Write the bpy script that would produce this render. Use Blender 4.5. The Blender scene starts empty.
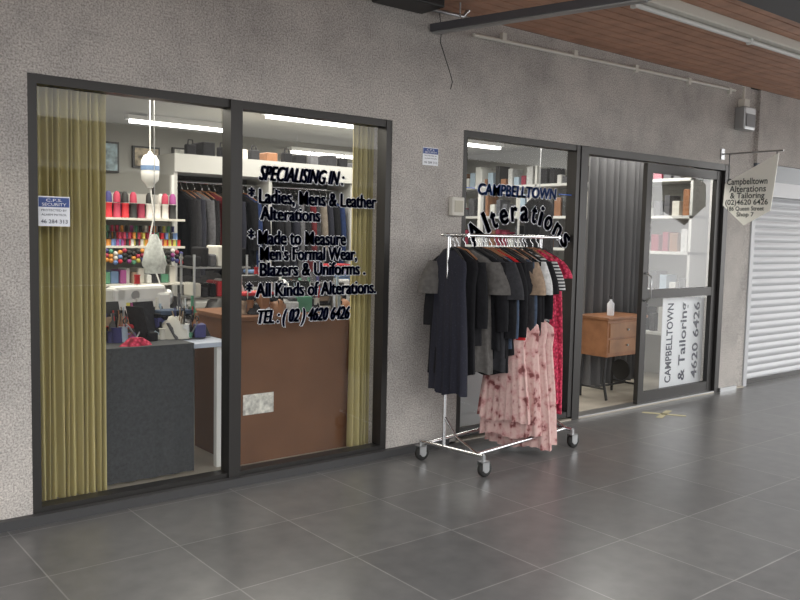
import bpy, math, random
from mathutils import Vector, Matrix
random.seed(7)
SC=bpy.context.scene
SC.view_settings.view_transform='Standard'
# ---------------------------------------------------------------- materials
def nm(name):
    m=bpy.data.materials.new(name);m.use_nodes=True
    return m,m.node_tree.nodes,m.node_tree.links,m.node_tree.nodes['Principled BSDF']
def mat(name,c,rough=.6,metal=0,noise=0,scale=20,bump=0,spec=.5):
    m,n,l,b=nm(name)
    b.inputs['Base Color'].default_value=(*c,1);b.inputs['Roughness'].default_value=rough;b.inputs['Metallic'].default_value=metal
    b.inputs['Specular IOR Level'].default_value=spec
    if noise or bump:
        tc=n.new('ShaderNodeTexCoord');t=n.new('ShaderNodeTexNoise');t.inputs['Scale'].default_value=scale;t.inputs['Detail'].default_value=5
        l.new(tc.outputs['Object'],t.inputs['Vector'])
        if noise:
            r=n.new('ShaderNodeValToRGB');r.color_ramp.elements[0].position=.3;r.color_ramp.elements[1].position=.7
            r.color_ramp.elements[0].color=(*[x*(1-noise) for x in c],1);r.color_ramp.elements[1].color=(*[min(1,x*(1+noise)) for x in c],1)
            l.new(t.outputs[0],r.inputs[0]);l.new(r.outputs[0],b.inputs['Base Color'])
        if bump:
            bp=n.new('ShaderNodeBump');bp.inputs['Strength'].default_value=bump;bp.inputs['Distance'].default_value=.01
            l.new(t.outputs[0],bp.inputs['Height']);l.new(bp.outputs[0],b.inputs['Normal'])
    return m
def emi(name,c,s):
    m,n,l,b=nm(name);b.inputs['Emission Color'].default_value=(*c,1);b.inputs['Emission Strength'].default_value=s;b.inputs['Base Color'].default_value=(*c,1);return m
def ramp(n,els):
    r=n.new('ShaderNodeValToRGB');e=r.color_ramp.elements
    while len(e)<len(els):e.new(.5)
    for i,(p,c) in enumerate(els):e[i].position=p;e[i].color=(*c,1)
    return r
def m_concrete():
    m,n,l,b=nm('pebble_concrete');tc=n.new('ShaderNodeTexCoord')
    v=n.new('ShaderNodeTexNoise');v.inputs['Scale'].default_value=105;v.inputs['Detail'].default_value=3;v.inputs['Roughness'].default_value=.6
    g=n.new('ShaderNodeTexNoise');g.inputs['Scale'].default_value=1.6;g.inputs['Detail'].default_value=9;g.inputs['Roughness'].default_value=.7
    l.new(tc.outputs['Object'],v.inputs['Vector']);l.new(tc.outputs['Object'],g.inputs['Vector'])
    r=ramp(n,[(.32,(.27,.25,.235)),(.5,(.485,.455,.428)),(.7,(.68,.645,.61))]);l.new(v.outputs[0],r.inputs[0])
    r2=ramp(n,[(.32,(.66,.66,.67)),(.52,(.92,.92,.92)),(.72,(1.1,1.09,1.08))]);l.new(g.outputs[0],r2.inputs[0])
    mx=n.new('ShaderNodeMix');mx.data_type='RGBA';mx.blend_type='MULTIPLY';mx.inputs[0].default_value=1
    l.new(r.outputs[0],mx.inputs[6]);l.new(r2.outputs[0],mx.inputs[7]);l.new(mx.outputs[2],b.inputs['Base Color'])
    bp=n.new('ShaderNodeBump');bp.inputs['Strength'].default_value=.35;bp.inputs['Distance'].default_value=.004
    l.new(v.outputs[0],bp.inputs['Height']);l.new(bp.outputs[0],b.inputs['Normal']);b.inputs['Roughness'].default_value=.9
    return m
def m_tile():
    m,n,l,b=nm('slate_floor_tile');tc=n.new('ShaderNodeTexCoord')
    mp=n.new('ShaderNodeMapping');mp.inputs['Location'].default_value=(.18,.1,0);l.new(tc.outputs['Object'],mp.inputs['Vector'])
    br=n.new('ShaderNodeTexBrick');br.offset=0;br.inputs['Scale'].default_value=1;br.inputs['Brick Width'].default_value=.6;br.inputs['Row Height'].default_value=.6
    br.inputs['Mortar Size'].default_value=.0035;br.inputs['Mortar Smooth'].default_value=.1
    br.inputs['Color1'].default_value=(.118,.118,.12,1);br.inputs['Color2'].default_value=(.145,.145,.146,1);br.inputs['Mortar'].default_value=(.25,.248,.245,1)
    l.new(mp.outputs[0],br.inputs['Vector'])
    g=n.new('ShaderNodeTexNoise');g.inputs['Scale'].default_value=9;g.inputs['Detail'].default_value=8;l.new(tc.outputs['Object'],g.inputs['Vector'])
    r2=ramp(n,[(.3,(.86,.86,.86)),(.7,(1.12,1.11,1.09))]);l.new(g.outputs[0],r2.inputs[0])
    mx=n.new('ShaderNodeMix');mx.data_type='RGBA';mx.blend_type='MULTIPLY';mx.inputs[0].default_value=1
    l.new(br.outputs[0],mx.inputs[6]);l.new(r2.outputs[0],mx.inputs[7]);l.new(mx.outputs[2],b.inputs['Base Color'])
    b.inputs['Roughness'].default_value=.28
    bp=n.new('ShaderNodeBump');bp.inputs['Strength'].default_value=.25;bp.inputs['Distance'].default_value=.003;bp.invert=True
    l.new(br.outputs['Fac'],bp.inputs['Height']);l.new(bp.outputs[0],b.inputs['Normal'])
    return m
def m_glass(name,tint=.93,base=.06,k=.9):
    m,n,l,b=nm(name);n.remove(b);o=n['Material Output']
    t=n.new('ShaderNodeBsdfTransparent');t.inputs[0].default_value=(tint,tint*1.01,tint,1)
    g=n.new('ShaderNodeBsdfGlossy');g.inputs['Roughness'].default_value=.02
    f=n.new('ShaderNodeLayerWeight');f.inputs[0].default_value=.5
    pw=n.new('ShaderNodeMath');pw.operation='POWER';pw.inputs[1].default_value=4.5;l.new(f.outputs['Facing'],pw.inputs[0])
    mu=n.new('ShaderNodeMath');mu.operation='MULTIPLY_ADD';mu.inputs[1].default_value=k;mu.inputs[2].default_value=base;l.new(pw.outputs[0],mu.inputs[0])
    x=n.new('ShaderNodeMixShader');l.new(mu.outputs[0],x.inputs[0]);l.new(t.outputs[0],x.inputs[1]);l.new(g.outputs[0],x.inputs[2]);l.new(x.outputs[0],o.inputs[0])
    return m
def m_pattern(name,kind,els,scale,rough=.85):
    m,n,l,b=nm(name);tc=n.new('ShaderNodeTexCoord')
    if kind=='wave':
        t=n.new('ShaderNodeTexWave');t.bands_direction='Z';t.inputs['Scale'].default_value=scale
    elif kind=='noise':
        t=n.new('ShaderNodeTexNoise');t.inputs['Scale'].default_value=scale;t.inputs['Detail'].default_value=3
    else:
        t=n.new('ShaderNodeTexVoronoi');t.inputs['Scale'].default_value=scale
    l.new(tc.outputs['Object'],t.inputs['Vector']);r=ramp(n,els);l.new(t.outputs[0],r.inputs[0]);l.new(r.outputs[0],b.inputs['Base Color'])
    b.inputs['Roughness'].default_value=rough
    return m
CON=m_concrete();TILE=m_tile();GLASS=m_glass('window_glass',.95,.035,.7);DGLASS=m_glass('door_glass',.92,.09,.9)
FRAME=mat('bronze_aluminium',(.04,.038,.037),.4,.5)
TIMBER=mat('timber_slat',(.44,.235,.155),.5,0,.2,6);DARK=mat('dark_gap',(.03,.025,.02),.9);SOFF=mat('soffit_grey',(.12,.12,.125),.8)
WHITE=mat('white_paint',(.68,.68,.66),.5);INW=mat('interior_wall',(.37,.365,.34),.8);INC=mat('interior_ceiling',(.38,.375,.34),.9);INF=mat('interior_floor',(.42,.38,.32),.5,0,.15,3)
BLACK=mat('black_plastic',(.015,.015,.016),.45);CHROME=mat('chrome',(.72,.73,.75),.18,1);STEEL=mat('brushed_steel',(.45,.46,.47),.35,.9)
RUB=mat('black_rubber',(.02,.02,.02),.7);CREAM=mat('cream_enamel',(.62,.60,.54),.5);BROWN=mat('brown_laminate',(.17,.080,.042),.75,0,.12,3,0,.2)
OAK=mat('oak_veneer',(.27,.12,.055),.45,0,.25,8);GREYCL=mat('grey_cloth',(.042,.045,.05),.9,0,.2,60);YEL=mat('mustard_curtain',(.50,.43,.20),.8);DCUR=mat('charcoal_curtain',(.13,.13,.135),.85)
NAVY=mat('navy_vinyl',(.004,.008,.045),.6,0,0,1,0,.2);BLUE=mat('blue_vinyl',(.03,.12,.5),.4);WVIN=mat('white_vinyl',(.85,.87,.92),.4)
SHUT=mat('shutter_white',(.5,.51,.53),.45)
TUBE=emi('fluorescent_tube',(1,.98,.92),7)
# ---------------------------------------------------------------- builder
class B:
    def __init__(s,name):s.name=name;s.v=[];s.f=[];s.mi=[];s.sm=[];s.mats=[];s.M=Matrix.Identity(4)
    def m(s,mt):
        if mt not in s.mats:s.mats.append(mt)
        return s.mats.index(mt)
    def add(s,vs,fs,mt,smooth=False):
        o=len(s.v);s.v+=[tuple(s.M@Vector(p)) for p in vs];k=s.m(mt)
        for f in fs:s.f.append([i+o for i in f]);s.mi.append(k);s.sm.append(smooth)
    def box(s,a,b,mt,bev=0):
        x0,y0,z0=[min(a[i],b[i]) for i in range(3)];x1,y1,z1=[max(a[i],b[i]) for i in range(3)]
        if bev<=0:
            vs=[(x0,y0,z0),(x1,y0,z0),(x1,y1,z0),(x0,y1,z0),(x0,y0,z1),(x1,y0,z1),(x1,y1,z1),(x0,y1,z1)]
            s.add(vs,[(0,3,2,1),(4,5,6,7),(0,1,5,4),(1,2,6,5),(2,3,7,6),(3,0,4,7)],mt)
        else:
            import bmesh
            bm=bmesh.new();bmesh.ops.create_cube(bm,size=1)
            for v in bm.verts:v.co=Vector(((x0+x1)/2+v.co.x*(x1-x0),(y0+y1)/2+v.co.y*(y1-y0),(z0+z1)/2+v.co.z*(z1-z0)))
            bmesh.ops.bevel(bm,geom=bm.edges[:],offset=bev,segments=2,affect='EDGES',profile=.5)
            bm.verts.index_update();s.add([v.co[:] for v in bm.verts],[[v.index for v in f.verts] for f in bm.faces],mt);bm.free()
    def pane(s,x0,x1,y,z0,z1,mt):s.add([(x0,y,z0),(x1,y,z0),(x1,y,z1),(x0,y,z1)],[(0,1,2,3)],mt)
    def loft(s,rings,mt,closed=True,cap=True,smooth=True):
        n=len(rings[0]);vs=[p for r in rings for p in r];fs=[]
        for i in range(len(rings)-1):
            for j in range(n if closed else n-1):
                k=(j+1)%n;fs.append((i*n+j,i*n+k,(i+1)*n+k,(i+1)*n+j))
        s.add(vs,fs,mt,smooth)
        if cap and closed:
            s.add(rings[0],[list(range(n))[::-1]],mt);s.add(rings[-1],[list(range(n))],mt)
    def tube(s,pts,r,mt,n=10,cap=True):
        pts=[Vector(p) for p in pts]
        rs=r if isinstance(r,(list,tuple)) else [r]*len(pts);rings=[]
        up=None
        for i,p in enumerate(pts):
            t=(pts[min(i+1,len(pts)-1)]-pts[max(i-1,0)]).normalized()
            if up is None:up=Vector((0,0,1)) if abs(t.z)<.9 else Vector((1,0,0))
            a=t.cross(up).normalized();b=a.cross(t).normalized();up=b
            rings.append([tuple(p+(a*math.cos(6.28319*j/n)+b*math.sin(6.28319*j/n))*rs[i]) for j in range(n)])
        s.loft(rings,mt,True,cap)
    def lathe(s,c,prof,mt,n=16,axis='z'):
        rings=[]
        for (r,h) in prof:
            ring=[]
            for j in range(n):
                a=6.28319*j/n;x,y=r*math.cos(a),r*math.sin(a)
                ring.append({'z':(c[0]+x,c[1]+y,c[2]+h),'x':(c[0]+h,c[1]+x,c[2]+y),'y':(c[0]+x,c[1]+h,c[2]+y)}[axis])
            rings.append(ring)
        s.loft(rings,mt)
    def ball(s,c,r,mt,n=12,sc=(1,1,1)):
        rings=[]
        for i in range(n//2+1):
            t=math.pi*i/(n//2);rr=max(.0001,math.sin(t));rings.append([(c[0]+r*sc[0]*rr*math.cos(6.28319*j/n),c[1]+r*sc[1]*rr*math.sin(6.28319*j/n),c[2]-r*sc[2]*math.cos(t)) for j in range(n)])
        s.loft(rings,mt)
    def text(s,body,o,right,up,w,hgt,mt,shear=0,off=0,lift=0,align='fit',x01=None,copies=((0,0,0),)):
        cu=bpy.data.curves.new('t','FONT');cu.body=body;cu.size=1;cu.shear=shear;cu.offset=off;cu.extrude=0;cu.resolution_u=3
        ob=bpy.data.objects.new('t',cu);SC.collection.objects.link(ob)
        dg=bpy.context.evaluated_depsgraph_get();me=ob.evaluated_get(dg).to_mesh()
        xs=[v.co.x for v in me.vertices];x0,x1=x01 or (min(xs),max(xs))
        sx=(w/(x1-x0)) if w else hgt/.72
        sy=hgt/.72
        R=Vector(right);Uv=Vector(up);N=R.cross(Uv)
        bx=0 if align=='fit' else (x1-x0)/2
        for cc in copies:
            O=Vector(o)+Vector(cc)
            s.add([tuple(O+R*((v.co.x-x0-bx)*sx)+Uv*(v.co.y*sy)+N*lift) for v in me.vertices],[list(p.vertices) for p in me.polygons],mt)
        bpy.data.objects.remove(ob,do_unlink=True);bpy.data.curves.remove(cu)
        return (x0,x1)
    def done(s,parent=None):
        me=bpy.data.meshes.new(s.name);me.from_pydata(s.v,[],s.f)
        for mt in s.mats:me.materials.append(mt)
        me.polygons.foreach_set('material_index',s.mi);me.polygons.foreach_set('use_smooth',s.sm);me.update()
        ob=bpy.data.objects.new(s.name,me);SC.collection.objects.link(ob)
        if parent:ob.parent=parent
        return ob
def simple(name,parts):
    b=B(name)
    for p in parts:b.box(*p)
    return b.done()
# ---------------------------------------------------------------- shell
H=3.02
for x0,x1,z0,z1 in [(-4,1.15,0,H),(1.15,3.41,2.24,H),(3.41,4.05,0,H),(4.05,7.61,2.24,H),(7.61,7.92,0,H),(8.12,13,2.3,H),(11.2,13,0,2.3)]:
    simple('wall_front',[((x0,0,z0),(x1,.2,z1),CON)])
simple('wall_front',[((7.92,.035,0),(8.12,.2,H),CON)])
simple('sill_front',[((1.15,0,0),(3.41,.2,.028),CON)])
simple('floor',[((-6,-17,-.1),(20,.0,0),TILE),((8.15,0,-.1),(11.2,.12,0),TILE)])
simple('floor_shop',[((.7,0,-.1),(8.1,4.6,.012),INF)])
simple('wall_back',[((.7,4.5,0),(8.1,4.6,2.7),INW)])
simple('wall_left',[((.7,.2,0),(.8,4.5,2.7),INW)])
simple('wall_right',[((8.0,.2,0),(8.1,4.5,2.7),INW)])
simple('ceiling_shop',[((.7,.2,2.6),(8.1,4.6,2.7),INC)])
b=B('ceiling')
b.box((-4,-3.4,H+.02),(13,.2,H+.1),DARK)
y=-.005
while y>-1.45:
    b.box((-4,y-.098,H),(13,y,H+.03),TIMBER);y-=.108
b.box((-4,-3.4,H-.02),(13,-1.5,H+.03),SOFF)
b.done()
b=B('baseboard_front')
b.box((-4,-.045,0),(3.95,0,.05),mat('dark_kerb_tile',(.05,.05,.052),.5));b.box((7.61,-.02,0),(7.92,0,.04),STEEL);b.done()
b=B('building_opposite')
OB=mat('render_opposite',(.36,.35,.34),.9,0,.1,2);b.box((-8,-18,0),(26,-17.2,4.2),OB)
for i in range(9):b.box((-7+i*3.6,-17.2,.5),(-4.4+i*3.6,-17.16,2.6),mat('opposite_window_%d'%i,(.05,.06,.07),.2))
b.box((-8,-17.2,2.9),(26,-16.2,3.05),WHITE);b.done()
def frame(name,xs,z0,z1,w=.05,y0=.01,y1=.1,mull=None):
    b=B(name)
    b.box((xs[0],y0,z1-w),(xs[-1],y1,z1),FRAME);b.box((xs[0],y0,z0),(xs[-1],y1,z0+w),FRAME)
    for i,x in enumerate(xs):
        if 0<i<len(xs)-1:b.box((x-mull/2,y0-.015,z0),(x+mull/2,y1-.002,z1-.001),FRAME);continue
        a=x if i==0 else x-w;b.box((a,y0-.005,z0),(a+w,y1-.001,z1-.001),FRAME)
    for i in range(len(xs)-1):b.pane(xs[i],xs[i+1],.054,z0+w/2,z1-w/2,GLASS)
    return b.done()
W1=frame('window_1',[1.15,2.275,3.41],.03,2.24,.045,mull=.075)
W2=frame('window_2',[4.05,5.345],.03,2.24,.045)
b=B('door_1')
b.box((5.35,-.002,.0),(5.44,.12,2.235),FRAME);b.box((5.44,.0,2.18),(7.53,.12,2.24),FRAME);b.box((7.53,-.002,0),(7.605,.12,2.235),FRAME);b.box((5.44,0,.012),(7.53,.12,.02),STEEL)
x0,x1=6.30,7.52
for a,c in [((x0,.03,.02),(x0+.08,.075,2.17)),((x1-.08,.03,.02),(x1,.075,2.17)),((x0+.08,.032,2.09),(x1-.08,.073,2.17)),((x0+.08,.032,.02),(x1-.08,.073,.12)),((x0+.08,.032,.97),(x1-.08,.073,1.05))]:b.box(a,c,FRAME)
b.pane(x0+.08,x1-.08,.053,.12,.97,DGLASS);b.pane(x0+.08,x1-.08,.053,1.05,2.09,DGLASS)
b.tube([(x0+.04,.03,.95),(x0+.04,-.03,.98),(x0+.04,-.03,1.17),(x0+.04,.03,1.2)],.008,STEEL)
D1=b.done()
b=B('roller_shutter')
z=.03
while z<1.95:
    pr=[]
    for k in range(6):
        t=k/5;pr.append((.10-.014*math.sin(math.pi*t),z+.072*t))
    b.add([(8.14,p[0],p[1]) for p in pr]+[(11.2,p[0],p[1]) for p in pr],[(i,i+6,i+7,i+1) for i in range(5)],SHUT)
    z+=.077
b.box((8.125,.10,0),(11.195,.13,2.295),SHUT);b.box((8.125,.02,0),(8.19,.12,2.0),SHUT);b.box((8.19,.06,0),(11.19,.11,.05),FRAME)
b.box((8.125,-.0,1.97),(11.195,.12,2.12),SHUT);b.box((8.125,.0,2.12),(11.195,.12,2.295),mat('slate_fascia',(.12,.14,.16),.4))
b.done()
# ---------------------------------------------------------------- ceiling fixtures
b=B('fluorescent_batten')
b.box((4.3,-1.22,2.95),(7.2,-1.10,3.02),CREAM,.006)
b.tube([(4.38,-1.16,2.93),(7.12,-1.16,2.93)],.016,WHITE)
for x in(4.36,5.74,7.14):b.box((x-.015,-1.18,2.91),(x+.015,-1.14,2.955),WHITE)
b.done()
b=B('ceiling_batten')
b.M=Matrix.Translation((3.73,0,2.875))@Matrix.Rotation(math.radians(14),4,'Z')
b.box((-.04,-1.5,-.02),(.04,-.01,.03),mat('grey_metal',(.10,.10,.11),.4,.6),.004);b.box((-.025,-1.48,-.032),(.025,-.02,-.021),STEEL)
b.M=Matrix.Identity(4)
for t in(.15,.8):b.tube([(3.73+.35*t,-1.45*t,2.90),(3.73+.35*t,-1.45*t,3.02)],.006,STEEL)
b.done()
b=B('ceiling_junction_box');b.box((3.2,-.25,2.95),(3.62,-.02,3.02),BLACK,.01);b.tube([(3.62,-.1,2.97),(3.9,-.12,2.97),(3.95,-.12,3.02)],.012,STEEL);b.done()
b=B('wall_conduit');b.tube([(4.1,-.015,2.90),(6,-.015,2.93),(7.6,-.015,2.95)],.013,CREAM)
for x in(4.4,5.2,6,6.8,7.5):b.box((x-.02,-.03,2.905),(x+.02,0,2.96),CREAM)
b.done()
b=B('wall_speaker_box');b.box((7.64,-.11,2.58),(7.84,0,2.80),STEEL,.012);b.box((7.66,-.118,2.61),(7.82,-.105,2.73),mat('grey_grille',(.2,.2,.21),.6));b.tube([(7.74,-.03,2.8),(7.74,-.03,3.0)],.014,CREAM);b.box((7.69,-.07,2.80),(7.79,0,2.88),CREAM,.006);b.done()
b=B('dangling_wire');b.tube([(3.78,-.012,3.0),(3.80,-.02,2.88),(3.79,-.02,2.8),(3.83,-.03,2.7),(3.88,-.03,2.6),(3.91,-.02,2.55),(3.90,-.015,2.5)],.003,BLACK,6);b.done()
b=B('intercom_box');b.box((3.92,-.045,1.635),(4.035,0,1.765),CREAM,.008);b.box((3.94,-.05,1.66),(4.015,-.04,1.74),mat('beige_panel',(.45,.42,.34),.5));b.done()
SB=mat('sign_blue',(.04,.08,.28),.5)
def secsign(name,x0,x1,z0,z1,y,par=None):
    b=B(name);b.box((x0,y,z0),(x1,y+.004,z1),WVIN);w=x1-x0
    b.box((x0+.02*w,y-.001,z1-.36*(z1-z0)),(x1-.02*w,y,z1-.04*(z1-z0)),SB)
    hh=(z1-z0)
    b.text('C.P.S.',(x0+.25*w,y-.003,z1-.18*hh),(1,0,0),(0,0,1),w*.5,hh*.1,WVIN)
    b.text('SECURITY',(x0+.12*w,y-.003,z1-.32*hh),(1,0,0),(0,0,1),w*.76,hh*.1,WVIN)
    b.text('PROTECTED BY',(x0+.1*w,y-.003,z1-.5*hh),(1,0,0),(0,0,1),w*.8,hh*.07,NAVY)
    b.text('ALARM PATROL',(x0+.1*w,y-.003,z1-.65*hh),(1,0,0),(0,0,1),w*.8,hh*.07,NAVY)
    b.text('46 284 313',(x0+.08*w,y-.003,z1-.9*hh),(1,0,0),(0,0,1),w*.84,hh*.13,NAVY)
    b.done(par)
secsign('security_sign',3.67,3.81,1.97,2.09,-.006)
secsign('security_sticker',1.205,1.36,1.50,1.65,.046,W1)
b=B('hanging_shop_sign')
X=7.45;pts=[(-.04,1.84),(-.05,2.05),(-.56,2.31),(-.51,1.79),(-.26,1.65)]
b.add([(X-.006,y,z) for y,z in pts]+[(X+.006,y,z) for y,z in pts],[(0,1,2,3,4),(9,8,7,6,5)]+[(i,i+5,(i+1)%5+5,(i+1)%5) for i in range(5)],mat('sign_cream',(.86,.85,.78),.5))
INK=mat('sign_ink',(.03,.04,.035),.5)
for t,yc,z,w,h in [('Campbelltown',-.27,2.035,.40,.06),('Alterations',-.28,1.965,.36,.06),('& Tailoring',-.28,1.905,.34,.055),('(02)4620 6426',-.275,1.845,.42,.05),('186 Queen Street',-.27,1.79,.36,.04),('Shop 7',-.27,1.735,.17,.04)]:
    b.text(t,(X-.009,yc,z),(0,-1,0),(0,0,1),w,h,INK,0,.015,0,'c')
b.tube([(X,0,2.33),(X,-.6,2.33)],.008,STEEL);b.tube([(X,-.54,2.33),(X,-.54,2.29)],.004,BLACK);b.tube([(X,-.08,2.33),(X,-.08,2.06)],.004,BLACK)
b.box((X-.03,-.012,2.28),(X+.03,0,2.38),STEEL);b.done()
# ---------------------------------------------------------------- window lettering
b=B('window_lettering')
BOLD=((-.003,0,0),(0,0,0),(.003,0,0),(.006,0,0))
RIM=((-.006,0,0),(.010,0,0),(.002,0,.005),(.002,0,-.005),(.010,0,-.005),(.013,0,-.006))
def wt(t,x0,x1,z,h,shear=0,ym=.046):
    q=b.text(t,(x0,ym,z),(1,0,0),(0,0,1),x1-x0,h,NAVY,shear,.006,copies=BOLD)
    b.text(t,(x0,ym+.003,z),(1,0,0),(0,0,1),x1-x0,h,WVIN,shear,.006,x01=q,copies=RIM)
wt('SPECIALISING IN :',2.45,3.06,1.80,.09,.35)
wt('* Ladies, Mens & Leather',2.38,3.32,1.665,.088)
wt('Alterations',2.46,2.88,1.565,.085)
wt('* Made to Measure',2.38,3.08,1.42,.088)
wt("Men's Formal Wear,",2.46,3.17,1.325,.085)
wt('Blazers & Uniforms .',2.46,3.24,1.23,.085)
wt('* All Kinds of Alterations.',2.37,3.33,1.105,.088)
wt('TEL : ( 02 ) 4620 6426',2.45,3.12,.945,.085,.3)
b.done(W1)
b=B('shop_name_lettering')
q=b.text('CAMPBELLTOWN',(4.25,.045,1.80),(1,0,0),(0,0,1),.86,.085,BLUE,.1,.01,copies=BOLD)
b.text('CAMPBELLTOWN',(4.25,.048,1.80),(1,0,0),(0,0,1),.86,.085,WVIN,.1,.02,x01=q,copies=RIM)
b.box((4.1,.046,1.838),(4.22,.048,1.846),BLUE);b.box((5.14,.046,1.838),(5.3,.048,1.846),BLUE)
word='Alterations';cx,cz,Rr=4.73,1.0,.72
wd=[1.45,.5,.7,.95,.75,.95,.7,.5,.95,.95,.9];tot=sum(wd);acc=0
for ch,w_ in zip(word,wd):
    a=math.radians(46-(acc+w_/2)/tot*92);acc+=w_
    up=(-math.sin(a),0,math.cos(a));rt=(math.cos(a),0,math.sin(a))
    p=(cx-math.sin(a)*Rr,.046,cz+math.cos(a)*Rr-.1)
    ww={'i':.032,'l':.032,'t':.055,'r':.062,'A':.145}.get(ch,.085)
    o=tuple(Vector(p)-Vector(rt)*ww/2)
    q=b.text(ch,o,rt,up,ww,.165,NAVY,0,.01,copies=((-.006,0,0),(0,0,0),(.006,0,0),(0,0,.005)));b.text(ch,tuple(Vector(o)+Vector((0,.003,0))),rt,up,ww,.166,WVIN,0,.01,x01=q,copies=((-.013,0,0),(.013,0,0),(0,0,.011),(0,0,-.009),(.011,0,-.008)))
b.done(W2)
# ---------------------------------------------------------------- curtains
def curtain(name,x0,x1,y,z0,z1,mt,folds,amp,rail=True):
    b=B(name);N=folds*10;rows=8;rings=[]
    for r in range(rows+1):
        t=r/rows;ring=[]
        for i in range(N+1):
            s=i/N;ph=2*math.pi*folds*s
            ring.append((x0+(x1-x0)*s+.006*math.sin(ph*.37+t*3),y+amp*(.75+.35*t)*math.sin(ph)+amp*.3*math.sin(ph*.31+t),z1+(z0-z1)*t))
        rings.append(ring)
    b.loft(rings,mt,closed=False,cap=False)
    if rail:b.tube([(x0-.03,y,z1+.015),(x1+.03,y,z1+.015)],.012,WHITE)
    return b.done()
curtain('vertical_curtain',1.2,1.60,.22,.035,2.24,YEL,12,.03)
curtain('vertical_curtain',3.27,3.48,.24,.03,2.24,YEL,6,.025)
curtain('doorway_curtain',6.42,7.30,.75,.05,2.3,DCUR,8,.045)
# ---------------------------------------------------------------- garments
def garment(b,P,d,s,ztop,length,mt,hw=.21,flare=1.05,sleeve=0,sr=.055,th=.028,folds=5,smt=None,hanger=True,collar=True,seed=0,yaw=0,jit=.14):
    rnd=random.Random(seed*31+int(s*997));d=Vector((*d,0)).normalized();n=Vector((-d.y,d.x,0));ang=yaw+rnd.uniform(-jit,jit)
    d2=d*math.cos(ang)+n*math.sin(ang);n2=-d*math.sin(ang)+n*math.cos(ang)
    C=Vector(P)+d*s
    ph=rnd.uniform(0,6)
    def pt(a,u,z):return tuple(C+d2*a+n2*u+Vector((0,0,z)))
    prof=[(0,.055,.018),(.012,.07,.022),(.045,hw*.72,.028),(.075,hw*.95,.03),(.12,hw,th),(.22,hw*.93,th*1.1)]
    k=9
    for i in range(1,k+1):
        t=i/k;prof.append((.22+(length-.22)*t,hw*(.93+(flare-.93)*t),th*(1.1+.5*t)))
    rings=[];N=48
    for (dz,w,tt) in prof:
        t=dz/length;ring=[]
        for j in range(N):
            a=6.28319*j/N;cu=math.cos(a);sg=math.sin(a)
            fold=.45*t*math.sin(cu*folds*3.1+ph+t*1.3)+.2*t*math.sin(cu*folds*6.5+ph*2)
            ring.append(pt(tt*(abs(sg)**.7*(1 if sg>0 else -1))+th*fold*1.0,w*cu*(1+.03*math.sin(t*5+ph)),ztop-dz+ (.012*math.sin(cu*5+ph)*t)))
        rings.append(ring)
    b.loft(rings,mt,cap=False)
    if sleeve:
        for sg in(-1,1):
            pts=[];rr=[];steps=7
            for i in range(steps+1):
                t=i/steps
                u=sg*(hw*.86+.06*math.sin(t*1.6)*(1 if sleeve<.3 else .75));pts.append(pt(-.01-.02*t,u,ztop-.075-sleeve*t));rr.append(sr*(1-.25*t) if sleeve>.3 else sr*(1+.12*t))
            rings=[]
            for i,p in enumerate(pts):
                V=Vector(p);rings.append([tuple(V+d2*(rr[i]*.55*math.sin(6.28319*j/12)*(1+.2*math.sin(j*2+i)))+n2*(rr[i]*math.cos(6.28319*j/12))) for j in range(12)])
            b.loft(rings,smt or mt)
    if collar:
        b.tube([pt(.025,-.05,ztop+.004),pt(-.028,-.045,ztop-.012),pt(-.035,0,ztop-.06),pt(-.028,.045,ztop-.012),pt(.025,.05,ztop+.004)],.008,smt or mt,6)
    if hanger:
        b.tube([pt(0,-hw*.8,ztop-.06),pt(0,-.06,ztop-.002),pt(0,0,ztop+.015),pt(0,.06,ztop-.002),pt(0,hw*.8,ztop-.06)],.008,OAK if rnd.random()<.4 else BLACK,6)
        b.tube([pt(0,0,ztop+.01),pt(0,0,ztop+.045),pt(0,.018,ztop+.065),pt(0,.012,ztop+.09),pt(0,-.008,ztop+.095),pt(0,-.02,ztop+.078)],.003,CHROME,6)
g=lambda nme,c,no=.2,sc=40:mat(nme,c,.9,0,no,sc,.15,.2)
K1=g('black_cloth',(.010,.010,.012));K2=g('charcoal_cloth',(.028,.028,.032));NV=m_pattern('navy_print','voronoi',[(.0,(.04,.04,.07)),(.25,(.010,.011,.022)),(1,(.008,.009,.02))],60)
GR=g('grey_cotton',(.10,.094,.09));GR2=g('mid_grey_wool',(.11,.11,.12));RED=g('red_cloth',(.42,.015,.02));WH=g('white_cotton',(.55,.55,.55))
STR=m_pattern('striped_knit','wave',[(.45,(.5,.5,.5)),(.55,(.015,.015,.02))],14);CHK=m_pattern('houndstooth','voronoi',[(.2,(.45,.45,.45)),(.45,(.02,.02,.02))],70)
PINK=m_pattern('pink_floral_chiffon','noise',[(.36,(.20,.06,.06)),(.42,(.52,.28,.27)),(.55,(.62,.43,.40)),(.66,(.58,.37,.35)),(.74,(.22,.08,.08))],15)
CRIM=m_pattern('crimson_lace','voronoi',[(.0,(.75,.10,.18)),(.4,(.52,.02,.07)),(.75,(.2,.0,.02))],48)
TAN=g('tan_cotton',(.30,.22,.16));SLATE=g('slate_blue',(.05,.07,.11))
rd=(1.04,.15)
rack=bpy.data.objects.new('garment_rack',None);SC.collection.objects.link(rack)
d=Vector((*rd,0)).normalized();n_=Vector((-d.y,d.x,0));O=Vector((3.575,-.47,0));L=1.05;hwid=.26;U0=.065
def rp(s,u,z):return tuple(O+d*s+n_*u+Vector((0,0,z)))
P0=rp(0,U0,0)
b=B('rack_frame');r=.0125
zb=.13
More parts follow.
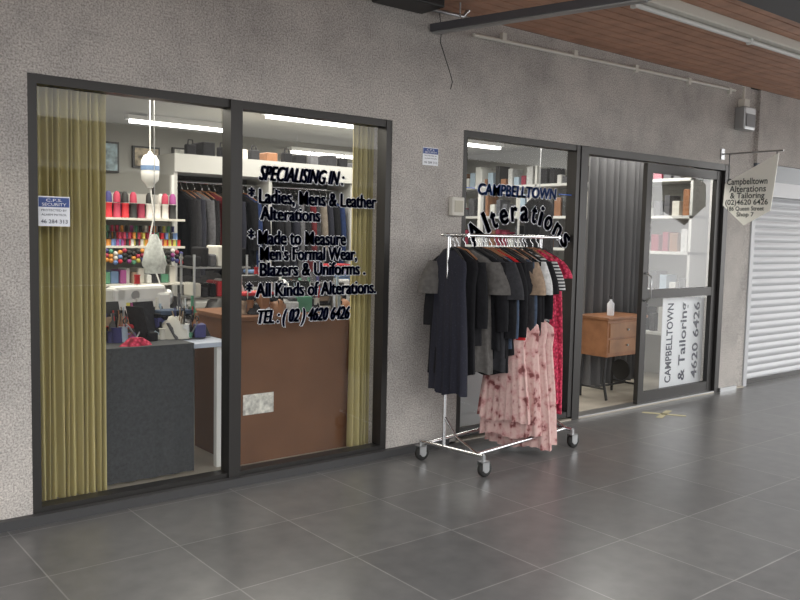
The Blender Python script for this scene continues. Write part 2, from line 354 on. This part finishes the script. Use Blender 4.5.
for s in(0,L):
    b.tube([rp(s,-hwid,zb),rp(s,hwid,zb)],r,CHROME);b.tube([rp(s,U0,zb),rp(s,U0,1.5)],r,CHROME)
    b.tube([rp(s,U0-.16,1.5),rp(s,U0+.06,1.5)],r*.9,CHROME)
    b.tube([rp(s,-.22,zb),rp(s,-.04,zb+.08),rp(s,U0,zb+.2)],r*.7,CHROME)
    b.lathe(rp(s,U0,.9),[(.018,-.03),(.018,.03)],CHROME)
b.tube([rp(-.04,U0,1.5),rp(L+.04,U0,1.5)],r,CHROME);b.tube([rp(-.02,U0-.15,1.5),rp(L+.02,U0-.15,1.5)],r*.8,CHROME)
b.tube([rp(0,-.2,zb),rp(L,-.2,zb)],r,CHROME);b.tube([rp(0,.2,zb),rp(L,.2,zb)],r,CHROME)
b.done(rack)
b=B('castors')
for s in(0,L):
    for u in(-hwid,hwid):
        c=Vector(rp(s,u,0));
        b.tube([tuple(c+Vector((0,0,.09))),tuple(c+Vector((0,0,.14)))],.012,STEEL)
        for k in(-1,1):b.box((c.x-.028,c.y+k*.024-.002,.045),(c.x+.028,c.y+k*.024+.002,.1),STEEL)
        b.box((c.x-.03,c.y-.026,.095),(c.x+.03,c.y+.026,.102),STEEL)
        b.lathe((c.x+.01,c.y,.05),[(.03,-.018),(.046,-.017),(.05,-.01),(.05,.01),(.046,.017),(.03,.018)],RUB,20,'y')
        b.lathe((c.x+.01,c.y,.05),[(.024,-.021),(.024,.021)],STEEL,14,'y')
b.done(rack)
b=B('hanging_garments')
Z=1.405
L_=[(.02,.92,NV,dict(hw=.15,flare=1.2,collar=False,yaw=-.15,jit=0)),
(.06,.80,K1,dict(hw=.17,yaw=.15,jit=0,collar=False)),
(.10,.60,K1,dict(sleeve=.42,hw=.16,yaw=.3,jit=0)),
(.17,.80,GR,dict(sleeve=.21,sr=.075,hw=.19,yaw=.72,jit=0,th=.034)),
(.25,.66,K1,dict(sleeve=.45,hw=.2,yaw=.4,jit=0)),
(.30,.80,K2,dict(sleeve=.24,sr=.08,yaw=.4,jit=0)),
(.33,.72,K1,dict(sleeve=.5,yaw=.35,jit=0)),
(.355,.82,K1,dict(sleeve=.5,yaw=.25,jit=0)),
(.38,.66,SLATE,dict(sleeve=.5,yaw=.3)),
(.405,.70,K1,dict(sleeve=.22,sr=.07,yaw=.2)),
(.455,.80,RED,dict(sleeve=.52,yaw=.35,jit=0,sr=.05)),
(.51,.78,K1,dict(sleeve=.50,yaw=.25)),
(.56,.80,K2,dict(sleeve=.5,yaw=.2)),
(.60,.62,TAN,dict(sleeve=.22,sr=.07,yaw=.2)),
(.635,.66,SLATE,dict(sleeve=.5,yaw=.2)),
(.66,.74,K1,dict(sleeve=.5,yaw=.25)),
(.69,.78,K1,dict(sleeve=.5,yaw=.25)),
(.72,.60,WH,dict(sleeve=.22,sr=.07,yaw=.2)),
(.755,.68,K1,dict(sleeve=.22,sr=.07,yaw=.2)),
(.80,.62,STR,dict(sleeve=.2,sr=.08,yaw=.3)),
(.84,.70,K1,dict(sleeve=.4,yaw=.2,hw=.19)),
(.875,.50,CHK,dict(sleeve=.18,sr=.07,yaw=.25,hw=.18)),
(.95,1.10,CRIM,dict(hw=.19,flare=1.15,sleeve=.12,sr=.06,yaw=.55,jit=0)),
(1.02,1.20,CRIM,dict(hw=.19,flare=1.15,collar=False,yaw=.55,jit=0))]
for i,(s,ln,mt,kw) in enumerate(L_):garment(b,P0,rd,s,Z,ln,mt,seed=i,**kw)
for s,zt,ln,w in((.50,.98,.72,.15),(.58,.98,.84,.18),(.68,.98,.93,.19),(.79,.95,.90,.17)):
    garment(b,rp(0,-.05,0),rd,s,zt,ln,PINK,hw=w,flare=1.25,th=.045,folds=8,hanger=False,collar=False,seed=int(s*100),yaw=.3)
b.done(rack)
# ---------------------------------------------------------------- shop interior
def sewing(name,x,y,z,body,rot=0,sc=1):
    b=B(name);b.M=Matrix.Translation((x,y,z))@Matrix.Rotation(rot,4,'Z')@Matrix.Scale(sc,4)
    b.box((-.24,-.09,0),(.24,.09,.05),body,.012);b.box((.12,-.06,.05),(.23,.06,.26),body,.02);b.box((-.2,-.05,.2),(.2,.05,.31),body,.022)
    b.box((-.22,-.05,.13),(-.11,.05,.3),body,.018);b.tube([(-.165,0,.14),(-.165,0,.055)],.006,STEEL);b.box((-.19,-.02,.052),(-.14,.02,.058),STEEL)
    b.lathe((.23,0,.22),[(.02,0),(.055,.005),(.055,.025),(.02,.03)],STEEL,16,'x');b.tube([(.0,0,.31),(.0,0,.4)],.004,STEEL);b.lathe((0,0,.32),[(.022,0),(.018,.01),(.018,.05),(.022,.06)],RED,12)
    b.lathe((-.05,-.052,.25),[(.03,-.004),(.03,.004)],STEEL,14,'y')
    return b.done()
b=B('work_table')
b.box((1.22,.32,.78),(2.42,1.25,.81),mat('pale_tabletop',(.45,.5,.6),.4),.004)
for x in(1.3,2.36):
    for y in(.38,1.18):b.box((x-.02,y-.02,.012),(x+.02,y+.02,.78),WHITE)
b.box((1.3,1.16,.2),(2.36,1.19,.24),WHITE)
rings=[]
for r in range(7):
    t=r/6;rings.append([(1.60+.56*i/24,.305-.008*math.sin(i*1.1)*t,.815-.78*t) for i in range(25)])
b.loft(rings,GREYCL,closed=False,cap=False);b.box((1.6,.30,.81),(2.16,.75,.818),GREYCL)
b.done()
b=B('under_table_boxes');b.box((2.05,.7,.012),(2.3,1.0,.36),mat('cardboard',(.4,.3,.2),.8),.004);b.box((1.95,1.03,.012),(2.2,1.13,.5),WHITE,.004);b.done()
b=B('service_desk')
b.box((2.46,.32,.012),(3.46,.35,.93),BROWN);b.box((2.44,.30,.93),(3.48,.95,.96),BROWN,.004)
b.box((2.46,.35,.012),(2.49,.93,.93),BROWN);b.box((3.43,.35,.012),(3.46,.93,.93),BROWN)
b.box((2.50,.314,.33),(2.72,.318,.46),mat('notice_paper',(.7,.68,.63),.7,0,.4,30))
b.done()
b=B('suit_rail_unit')
SX=3.05;UNIT=mat('unit_offwhite',(.50,.50,.48),.6)
b.box((SX,2.6,2.0),(5.95,3.1,2.16),UNIT);b.box((SX,3.05,.85),(5.95,3.1,2.0),g('unit_backing',(.12,.12,.12)))
for x in(SX,4.0,4.95,5.91):b.box((x,2.62,.012),(x+.035,3.08,2.0),UNIT)
b.box((SX,2.6,.8),(5.95,3.1,.84),UNIT);b.tube([(SX+.02,2.85,1.93),(5.93,2.85,1.93)],.014,CHROME)
cols=[K1,K2,NV,GR2,K1,g('burgundy_suit',(.12,.015,.02)),K2,g('taupe_suit',(.2,.17,.14)),NV,K1,g('blue_suit',(.02,.035,.1)),K1,g('pale_blue_shirt',(.3,.36,.45)),K2]
s=.12;i=0
while s<2.8:
    if min(abs(s-.95),abs(s-1.9))>.06:garment(b,(SX,2.85,0),(1,0),s,1.84,random.uniform(.62,.85),cols[i%14],sleeve=.45,seed=i+50,th=.02,yaw=.35)
    s+=random.uniform(.055,.09);i+=1
b.done()
BB=mat('box_blue',(.12,.2,.35),.6);BG=mat('box_green',(.08,.16,.12),.6);PALE=mat('pale_blue_plastic',(.35,.45,.55),.4);LIL=mat('lilac_plastic',(.3,.22,.5),.5)
def stack(b,x,y,z,n,rnd,w=.15,dd=.12):
    for k in range(n):
        h_=rnd.uniform(.018,.035);a=rnd.uniform(-.012,.012)
        b.box((x-w+a,y-dd,z),(x+w+a,y+dd,z+h_),rnd.choice([K1,K2,GR2,TAN,WH,SLATE,SPM[0],SPM[9],BB,CREAM,GR,LIL]),.008);z+=h_+.001
b=B('boxes_on_top_shelf')
for i in range(16):
    x=3.2+i*.165+random.uniform(-.02,.02);c=random.choice([WH,CREAM,GR2,OAK,K2,BG,K1,K1])
    if i%2:
        hh=random.uniform(.05,.14);b.box((x,2.68,2.16),(x+.12,2.95,2.16+hh),c,.008)
    else:
        b.box((x,2.7,2.16),(x+.1,2.76,2.26),c,.012);b.tube([(x+.025,2.73,2.26),(x+.03,2.73,2.3),(x+.07,2.73,2.3),(x+.075,2.73,2.26)],.006,c,6)
b.done()
b=B('thread_spool_shelf')
for z in(1.36,1.58):b.box((1.95,2.1,z-.018),(2.92,2.38,z),CREAM)
for x in (1.95,2.9):b.box((x,2.32,.012),(x+.025,2.36,1.95),WHITE)
b.box((1.95,2.36,.5),(2.92,2.38,1.78),INW)
sp=[(.5,.02,.03),(.02,.02,.02),(.4,.04,.08),(.6,.57,.53),(.04,.04,.15),(.3,.06,.22),(.02,.02,.02),(.6,.25,.05),(.08,.25,.15),(.5,.45,.1),(.25,.02,.05),(.15,.25,.5)]
SPM=[mat('thread_%d'%i,c,.7) for i,c in enumerate(sp)]
for rw in range(2):
    for i in range(14):
        x=1.985+i*.066;m_=random.choice([SPM[0],SPM[1],SPM[2],SPM[1],SPM[4],SPM[10],SPM[6],SPM[3]]);b.lathe((x,2.17+rw*.09,1.58),[(.031,0),(.031,.01),(.029,.012),(.027,.10),(.03,.105),(.03,.115)],m_,12)
        if random.random()<.6:b.lathe((x,2.17+rw*.09,1.70),[(.028,0),(.026,.06),(.012,.085)],random.choice(SPM[:7]),12)
for rw in range(3):
    for i in range(24):
        x=1.98+i*.039;m_=random.choice(SPM);b.lathe((x,2.125+rw*.06,1.36),[(.016,0),(.013,.006),(.013,.045),(.016,.05)],m_,8)
        if rw:b.lathe((x,2.125+rw*.06,1.415),[(.016,0),(.013,.006),(.013,.045),(.016,.05)],random.choice(SPM),8)
        if rw==2:b.lathe((x,2.125+rw*.06,1.47),[(.016,0),(.013,.006),(.013,.045),(.016,.05)],random.choice(SPM),8)
for rw in range(3):
    for i in range(26):
        x=1.98+i*.036;b.ball((x,2.09,1.31-.035*rw+.012*math.sin(i*1.7)),.02,random.choice(SPM),8)
rnd=random.Random(21)
for z in(.55,.85,1.06):
    b.box((1.95,2.06,z-.015),(2.92,2.36,z),CREAM);x=1.98
    while x<2.86:
        w_=rnd.uniform(.03,.09);h_=rnd.uniform(.06,.15);b.box((x,2.1+rnd.uniform(0,.05),z),(x+w_,2.33,z+h_),rnd.choice([WHITE,K2,CREAM,OAK,GR2,SPM[8],SPM[10],BB,K1,TAN,SPM[9],SPM[5]]),.008);x+=w_+.008
b.done()
b=B('hanging_steam_iron_tank')
x,y=2.46,1.7
b.lathe((x,y,1.86),[(.02,-.06),(.035,-.03),(.062,0),(.066,.05),(.066,.14),(.045,.18),(.02,.19),(.012,.21)],WHITE,20)
b.lathe((x,y,1.93),[(.068,0),(.068,.035)],mat('tank_label',(.12,.2,.35),.5),20)
b.tube([(x,y,2.06),(x,y,2.6)],.004,WHITE);b.tube([(x,y,1.81),(x+.03,y,1.6),(x-.02,y,1.35),(x+.05,y-.05,1.1),(x+.02,y-.1,.95)],.006,WHITE)
b.done()
sewing('sewing_machine',2.1,1.04,.812,WHITE,.25)
sewing('sewing_machine',2.85,.79,.962,BLACK,3.1,.75)
sewing('sewing_machine',3.4,1.7,.822,WHITE,.2)
b=B('cutting_table');b.box((3.05,1.45,.78),(5.4,2.3,.82),WHITE,.004)
for x in(3.1,5.3):
    for y in(1.52,2.22):b.box((x-.025,y-.025,.012),(x+.025,y+.025,.78),STEEL)
b.done()
def clutter(name,x0,x1,y0,y1,z,n,seed,hs=.16,ex=(),k0=1,stacks=()):
    rnd=random.Random(seed);b=B(name);pal=[BLACK,K2,WH,SPM[0],SPM[5],SPM[8],SPM[4],CREAM,STEEL,OAK,GR2,PALE,K1,WHITE,K2,K1,GR2,TAN]
    for (sx,sy,sn) in stacks:stack(b,sx,sy,z,sn,rnd,.11,.07)
    i=0
    while i<n:
        x=rnd.uniform(x0,x1);y=rnd.uniform(y0,y1);k=rnd.random();m_=rnd.choice(pal);h_=rnd.uniform(.04,hs);i+=1
        if any(a<x<c and e<y<f_ for a,c,e,f_ in ex):continue
        b.M=Matrix.Translation((x,y,z))@Matrix.Rotation(rnd.uniform(0,3),4,'Z')@Matrix.Scale(k0,4)
        if k<.2:b.box((-.05,-.035,0),(.05,.035,h_*.6),m_,.006)
        elif k<.27:
            b.add([(-.07,-.01,0),(.07,-.01,0),(.07,.05,h_),(-.07,.05,h_),(-.07,.005,0),(.07,.005,0),(.07,.065,h_),(-.07,.065,h_)],[(0,1,2,3),(5,4,7,6),(0,4,5,1),(3,2,6,7),(0,3,7,4),(1,5,6,2)],rnd.choice([BLACK,K2,GR2]))
        elif k<.47:b.lathe((0,0,0),[(.024,0),(.026,.01),(.026,h_*.6),(.010,h_*.75),(.010,h_)],m_,12)
        elif k<.62:b.lathe((0,0,0),[(.024,0),(.024,.006),(.018,.01),(.016,.06),(.022,.066)],m_,12)
        elif k<.82:
            rings=[]
            for r in range(6):
                t=r/5;rings.append([((.10*(1-t*.8)+.014*math.sin(j*2.1+i+r))*math.cos(6.283*j/14),(.07*(1-t*.8)+.012*math.sin(j*3+i+r*2))*math.sin(6.283*j/14),h_*.5*math.sin(t*1.57)+.008*math.sin(j*1.3+r)*(1 if r else 0)+.001) for j in range(14)])
            b.loft(rings,m_)
        elif k<.94:
            b.lathe((0,0,0),[(.035,0),(.03,.08),(.034,.09)],m_,12)
            for q in range(5):b.tube([(.01*q-.02,0,.05),(.016*q-.03,.01*q-.015,.17+.02*(q%2))],.004,rnd.choice(pal),5)
        else:
            for sg in(-1,1):
                b.tube([(0,0,.02),(.05*sg,.0,.09),(.07*sg,.01,.11)],.005,STEEL,6)
                b.tube([(.07*sg+.016*math.cos(q),.01,.126+.016*math.sin(q)) for q in [0,1,2,3,4,5,6.28]],.004,BLACK,6)
    b.M=Matrix.Identity(4);return b.done()
clutter('tailoring_supplies',1.70,2.32,.54,.77,.818,95,14,.27,[],1.0,[(1.82,.66,4),(2.2,.68,6)])
clutter('desk_supplies',2.57,3.34,.43,.59,.962,60,5,.25,[],1.0,[(2.68,.52,5),(3.02,.52,3),(3.25,.52,6)])
clutter('cutting_table_supplies',3.2,5.25,1.56,2.18,.822,170,9,.36,[(3.1,3.75,1.5,1.98)],1.35,[(3.3,2.1,9),(3.6,2.1,12),(3.95,1.7,7),(4.3,1.9,14),(4.7,1.8,9),(5.1,1.9,13)])
b=B('storage_trolley')
for x in(2.58,3.0):
    for y in(1.2,1.42):b.tube([(x,y,.012),(x,y,1.32)],.01,STEEL)
for z in(.3,.7,1.0,1.22):b.box((2.56,1.18,z),(3.02,1.44,z+.012),STEEL)
rnd=random.Random(8)
for z in(.312,.712,1.012,1.232):
    for i in range(7):
        x=2.59+i*.06;h_=rnd.uniform(.06,.17)
        b.box((x,1.21,z),(x+.052,1.41,z+h_),rnd.choice([K2,K1,WH,SPM[0],TAN,GR2,CREAM,K1]),.014)
b.done()
b=B('folded_pink_fabric')
rings=[[((.09+.015*math.sin(j*2+r))*(1-.2*r)*math.cos(6.283*j/20)+1.83,(.045+.01*math.cos(j*3))*(1-.2*r)*math.sin(6.283*j/20)+.37,.818+.015*r) for j in range(20)] for r in range(4)]
b.loft(rings,CRIM);b.done()
b=B('desk_lamp');b.lathe((1.70,1.0,.812),[(.06,0),(.06,.015),(.01,.02)],BLACK,16);b.tube([(1.70,1.0,.83),(1.64,1.05,1.1),(1.74,1.0,1.38),(1.80,.98,1.36)],.008,CREAM);b.lathe((1.80,.98,1.25),[(.06,0),(.05,.05),(.02,.1),(.012,.12)],mat('lamp_shade_green',(.2,.36,.3),.4),16);b.done()
b=B('hanging_plastic_bag')
rings=[]
for r in range(9):
    t=r/8;w=.012+.075*math.sin(min(1,t*1.25)*1.57)*(1 if t<.85 else .8)
    rings.append([((w+.008*math.sin(j*3+r))*math.cos(6.283*j/18)+2.36,(w*.7+.008*math.cos(j*2.3+r))*math.sin(6.283*j/18)+1.38,1.46-.28*t) for j in range(18)])
b.loft(rings,g('pale_plastic',(.5,.52,.5)));b.tube([(2.36,1.38,1.45),(2.36,1.38,2.6)],.003,STEEL);b.done()
for i,(xa,xb,za,zb_) in enumerate([(3.02,3.25,2.08,2.4),(3.4,3.7,2.15,2.38),(3.85,4.05,2.1,2.4)]):
    b=B('wall_picture');b.box((xa,4.46,za),(xb,4.5,zb_),BLACK);b.box((xa+.02,4.455,za+.02),(xb-.02,4.46,zb_-.02),mat('picture_print_%d'%i,[(.3,.4,.45),(.5,.42,.3),(.45,.45,.42)][i],.5,0,.7,14));b.done()
b=B('wall_shelving')
for ya,yb in((.35,1.35),(1.5,4.3)):
    for z in(.5,.95,1.35,1.72,2.1):b.box((7.55,ya,z),(7.99,yb,z+.03),WHITE)
    y=ya
    while y<yb+.01:
        b.box((7.55,y,.012),(7.985,y+.03,2.35),WHITE);y+=(yb-ya)/(1 if yb<2 else 3)
rnd=random.Random(4)
for z in(.53,.98,1.38,1.75,2.13):
    for i in range(34):
        y=.42+i*.112
        if 1.25<y<1.55 or abs((y-1.5)%.93)<.05:continue
        b.box((7.60,y,z),(7.8,y+rnd.uniform(.06,.1),z+rnd.uniform(.08,.28)),rnd.choice([WHITE,CREAM,GR2,OAK,BLACK,PALE,WH,K2,SPM[10]]),.006)
b.done()
b=B('standing_mirror');b.box((6.1,1.9,.012),(6.7,1.94,2.0),WHITE);b.box((6.14,1.895,.1),(6.66,1.9,1.95),mat('mirror_silver',(.8,.82,.84),.03,1));b.done()
b=B('garment_bag');garment(b,(6.35,1.32,0),(1,.3),0,1.9,1.2,K1,hw=.16,th=.05,sleeve=0);b.tube([(6.35,1.32,1.98),(6.35,1.32,2.6)],.005,STEEL);b.done()
b=B('low_reflection_panel');b.box((4.15,.3,.012),(5.3,.6,.75),mat('reflection_grey',(.35,.36,.37),.4),.005);b.box((4.12,.28,.75),(5.33,.62,.78),WHITE,.004);b.done()  # grey box stands in for the reflection low in the window glass
b=B('sewing_cabinet');x0,x1,y0,y1=6.16,6.74,.28,.62
ODR=mat('oak_drawer',(.30,.14,.06),.4,0,.2,8)
b.box((x0,y0,.42),(x1,y1,.76),OAK,.006);b.box((x0-.015,y0-.015,.76),(x1+.015,y1+.015,.785),OAK,.004)
b.box((x0+.03,y0-.008,.46),(x1-.03,y0,.58),ODR);b.box((x0+.03,y0-.008,.6),(x1-.03,y0,.73),ODR)
for z in(.52,.665):b.ball(((x0+x1)/2,y0-.015,z),.012,STEEL,8)
for x in(x0+.05,x1-.05):
    b.tube([(x,y0+.04,.42),(x-.03,y0+.04,.2),(x,y0+.02,.02)],.013,BLACK);b.tube([(x,y1-.04,.42),(x-.03,y1-.04,.2),(x,y1-.02,.02)],.013,BLACK);b.tube([(x,y0+.04,.12),(x,y1-.04,.12)],.01,BLACK)
b.tube([(x0+.05,.45,.12),(x1-.05,.45,.12)],.01,BLACK);b.lathe((x1-.12,.45,.25),[(.1,-.008),(.1,.008)],BLACK,20,'x')
b.done()
b=B('hand_sanitiser_bottle');b.lathe((6.38,.42,.785),[(.03,0),(.033,.01),(.033,.11),(.012,.135),(.012,.15)],WVIN,16);b.tube([(6.38,.42,.93),(6.38,.42,.965),(6.34,.41,.965)],.005,BLACK,6);b.done()
b=B('banner_reflection')  # solid panel standing in for a banner reflected in the door glass
b.box((6.80,.14,.08),(7.50,.146,.95),WVIN)
for x in(6.85,7.45):b.box((x-.01,.146,.012),(x+.01,.16,.95),STEEL)
for t,x,h in(('CAMPBELLTOWN',6.97,.1),('& Tailoring',7.2,.11),('4620 6426',7.42,.1)):
    b.text(t,(x,.136,.14),(0,0,1),(-1,0,0),.76,h,NAVY,0,.02)
b.done()
b=B('floor_marking_cross');FM=mat('worn_yellow_tape',(.50,.46,.30),.8)
for a in(.35,-1.0):
    b.M=Matrix.Translation((6.22,-.30,.001))@Matrix.Rotation(a,4,'Z');b.box((-.18,-.025,0),(.18,.025,.002),FM)
b.done()
for i,(xa,xb,y,z) in enumerate([(3.0,4.2,3.6,2.52),(1.5,2.6,2.0,2.52),(3.75,4.9,2.3,2.52),(5.0,6.2,3.9,2.4),(5.9,7.1,2.6,2.52),(6.2,7.4,1.0,2.52)]):
    b=B('fluorescent_light');b.box((xa,y-.05,z+.02),(xb,y+.05,z+.06),WHITE);b.box((xa+.04,y-.03,z-.01),(xb-.04,y+.03,z+.02),TUBE)
    if z<2.5:
        for x in(xa+.1,xb-.1):b.tube([(x,y,z+.06),(x,y,2.598)],.005,STEEL)
    else:b.box((xa+.2,y-.04,z+.06),(xb-.2,y+.04,2.598),WHITE)
    b.done()
def area(name,loc,sx,sy,e,c,rot=(0,0,0)):
    l=bpy.data.lights.new(name,'AREA');l.shape='RECTANGLE';l.size=sx;l.size_y=sy;l.energy=e;l.color=c
    o=bpy.data.objects.new(name,l);o.location=loc;o.rotation_euler=rot;SC.collection.objects.link(o);return o
area('shop_light_1',(2.3,1.3,2.5),2.0,1.2,60,(1,.94,.82));area('shop_light_2',(4.5,2.6,2.5),2.4,1.6,64,(1,.95,.85));area('fill_light_door',(6.9,.7,2.5),1.6,.7,32,(1,.97,.9));area('fill_light_window',(6.2,2.8,2.5),1.6,1.6,40,(1,.97,.9))  # last pair of lamps added to brighten the doorway and right-hand window view
# ---------------------------------------------------------------- world
w=bpy.data.worlds.new('sky');SC.world=w;w.use_nodes=True;n=w.node_tree.nodes;l=w.node_tree.links
bg=n['Background'];tc=n.new('ShaderNodeTexCoord');sp_=n.new('ShaderNodeSeparateXYZ');l.new(tc.outputs['Generated'],sp_.inputs[0])
mr=n.new('ShaderNodeMapRange');mr.inputs['From Min'].default_value=-1;mr.inputs['From Max'].default_value=1;mr.inputs['To Min'].default_value=2.1;mr.inputs['To Max'].default_value=4.4
l.new(sp_.outputs['X'],mr.inputs[0]);l.new(mr.outputs[0],bg.inputs['Strength']);bg.inputs['Color'].default_value=(1,.99,.975,1)
# ---------------------------------------------------------------- camera
f,yaw,p,r,D=827.8,.6821,.0797,.022,4.315
F=Vector((math.sin(yaw)*math.cos(p),math.cos(yaw)*math.cos(p),-math.sin(p)));R=Vector((math.cos(yaw),-math.sin(yaw),0));U=R.cross(F)
R2=R*math.cos(r)+U*math.sin(r);U2=-R*math.sin(r)+U*math.cos(r)
cd=bpy.data.cameras.new('camera');cd.sensor_width=36;cd.lens=36*f/800;co=bpy.data.objects.new('camera',cd);SC.collection.objects.link(co)
M=Matrix(((R2.x,U2.x,-F.x,0),(R2.y,U2.y,-F.y,-D),(R2.z,U2.z,-F.z,1.5),(0,0,0,1)));co.matrix_world=M;SC.camera=co
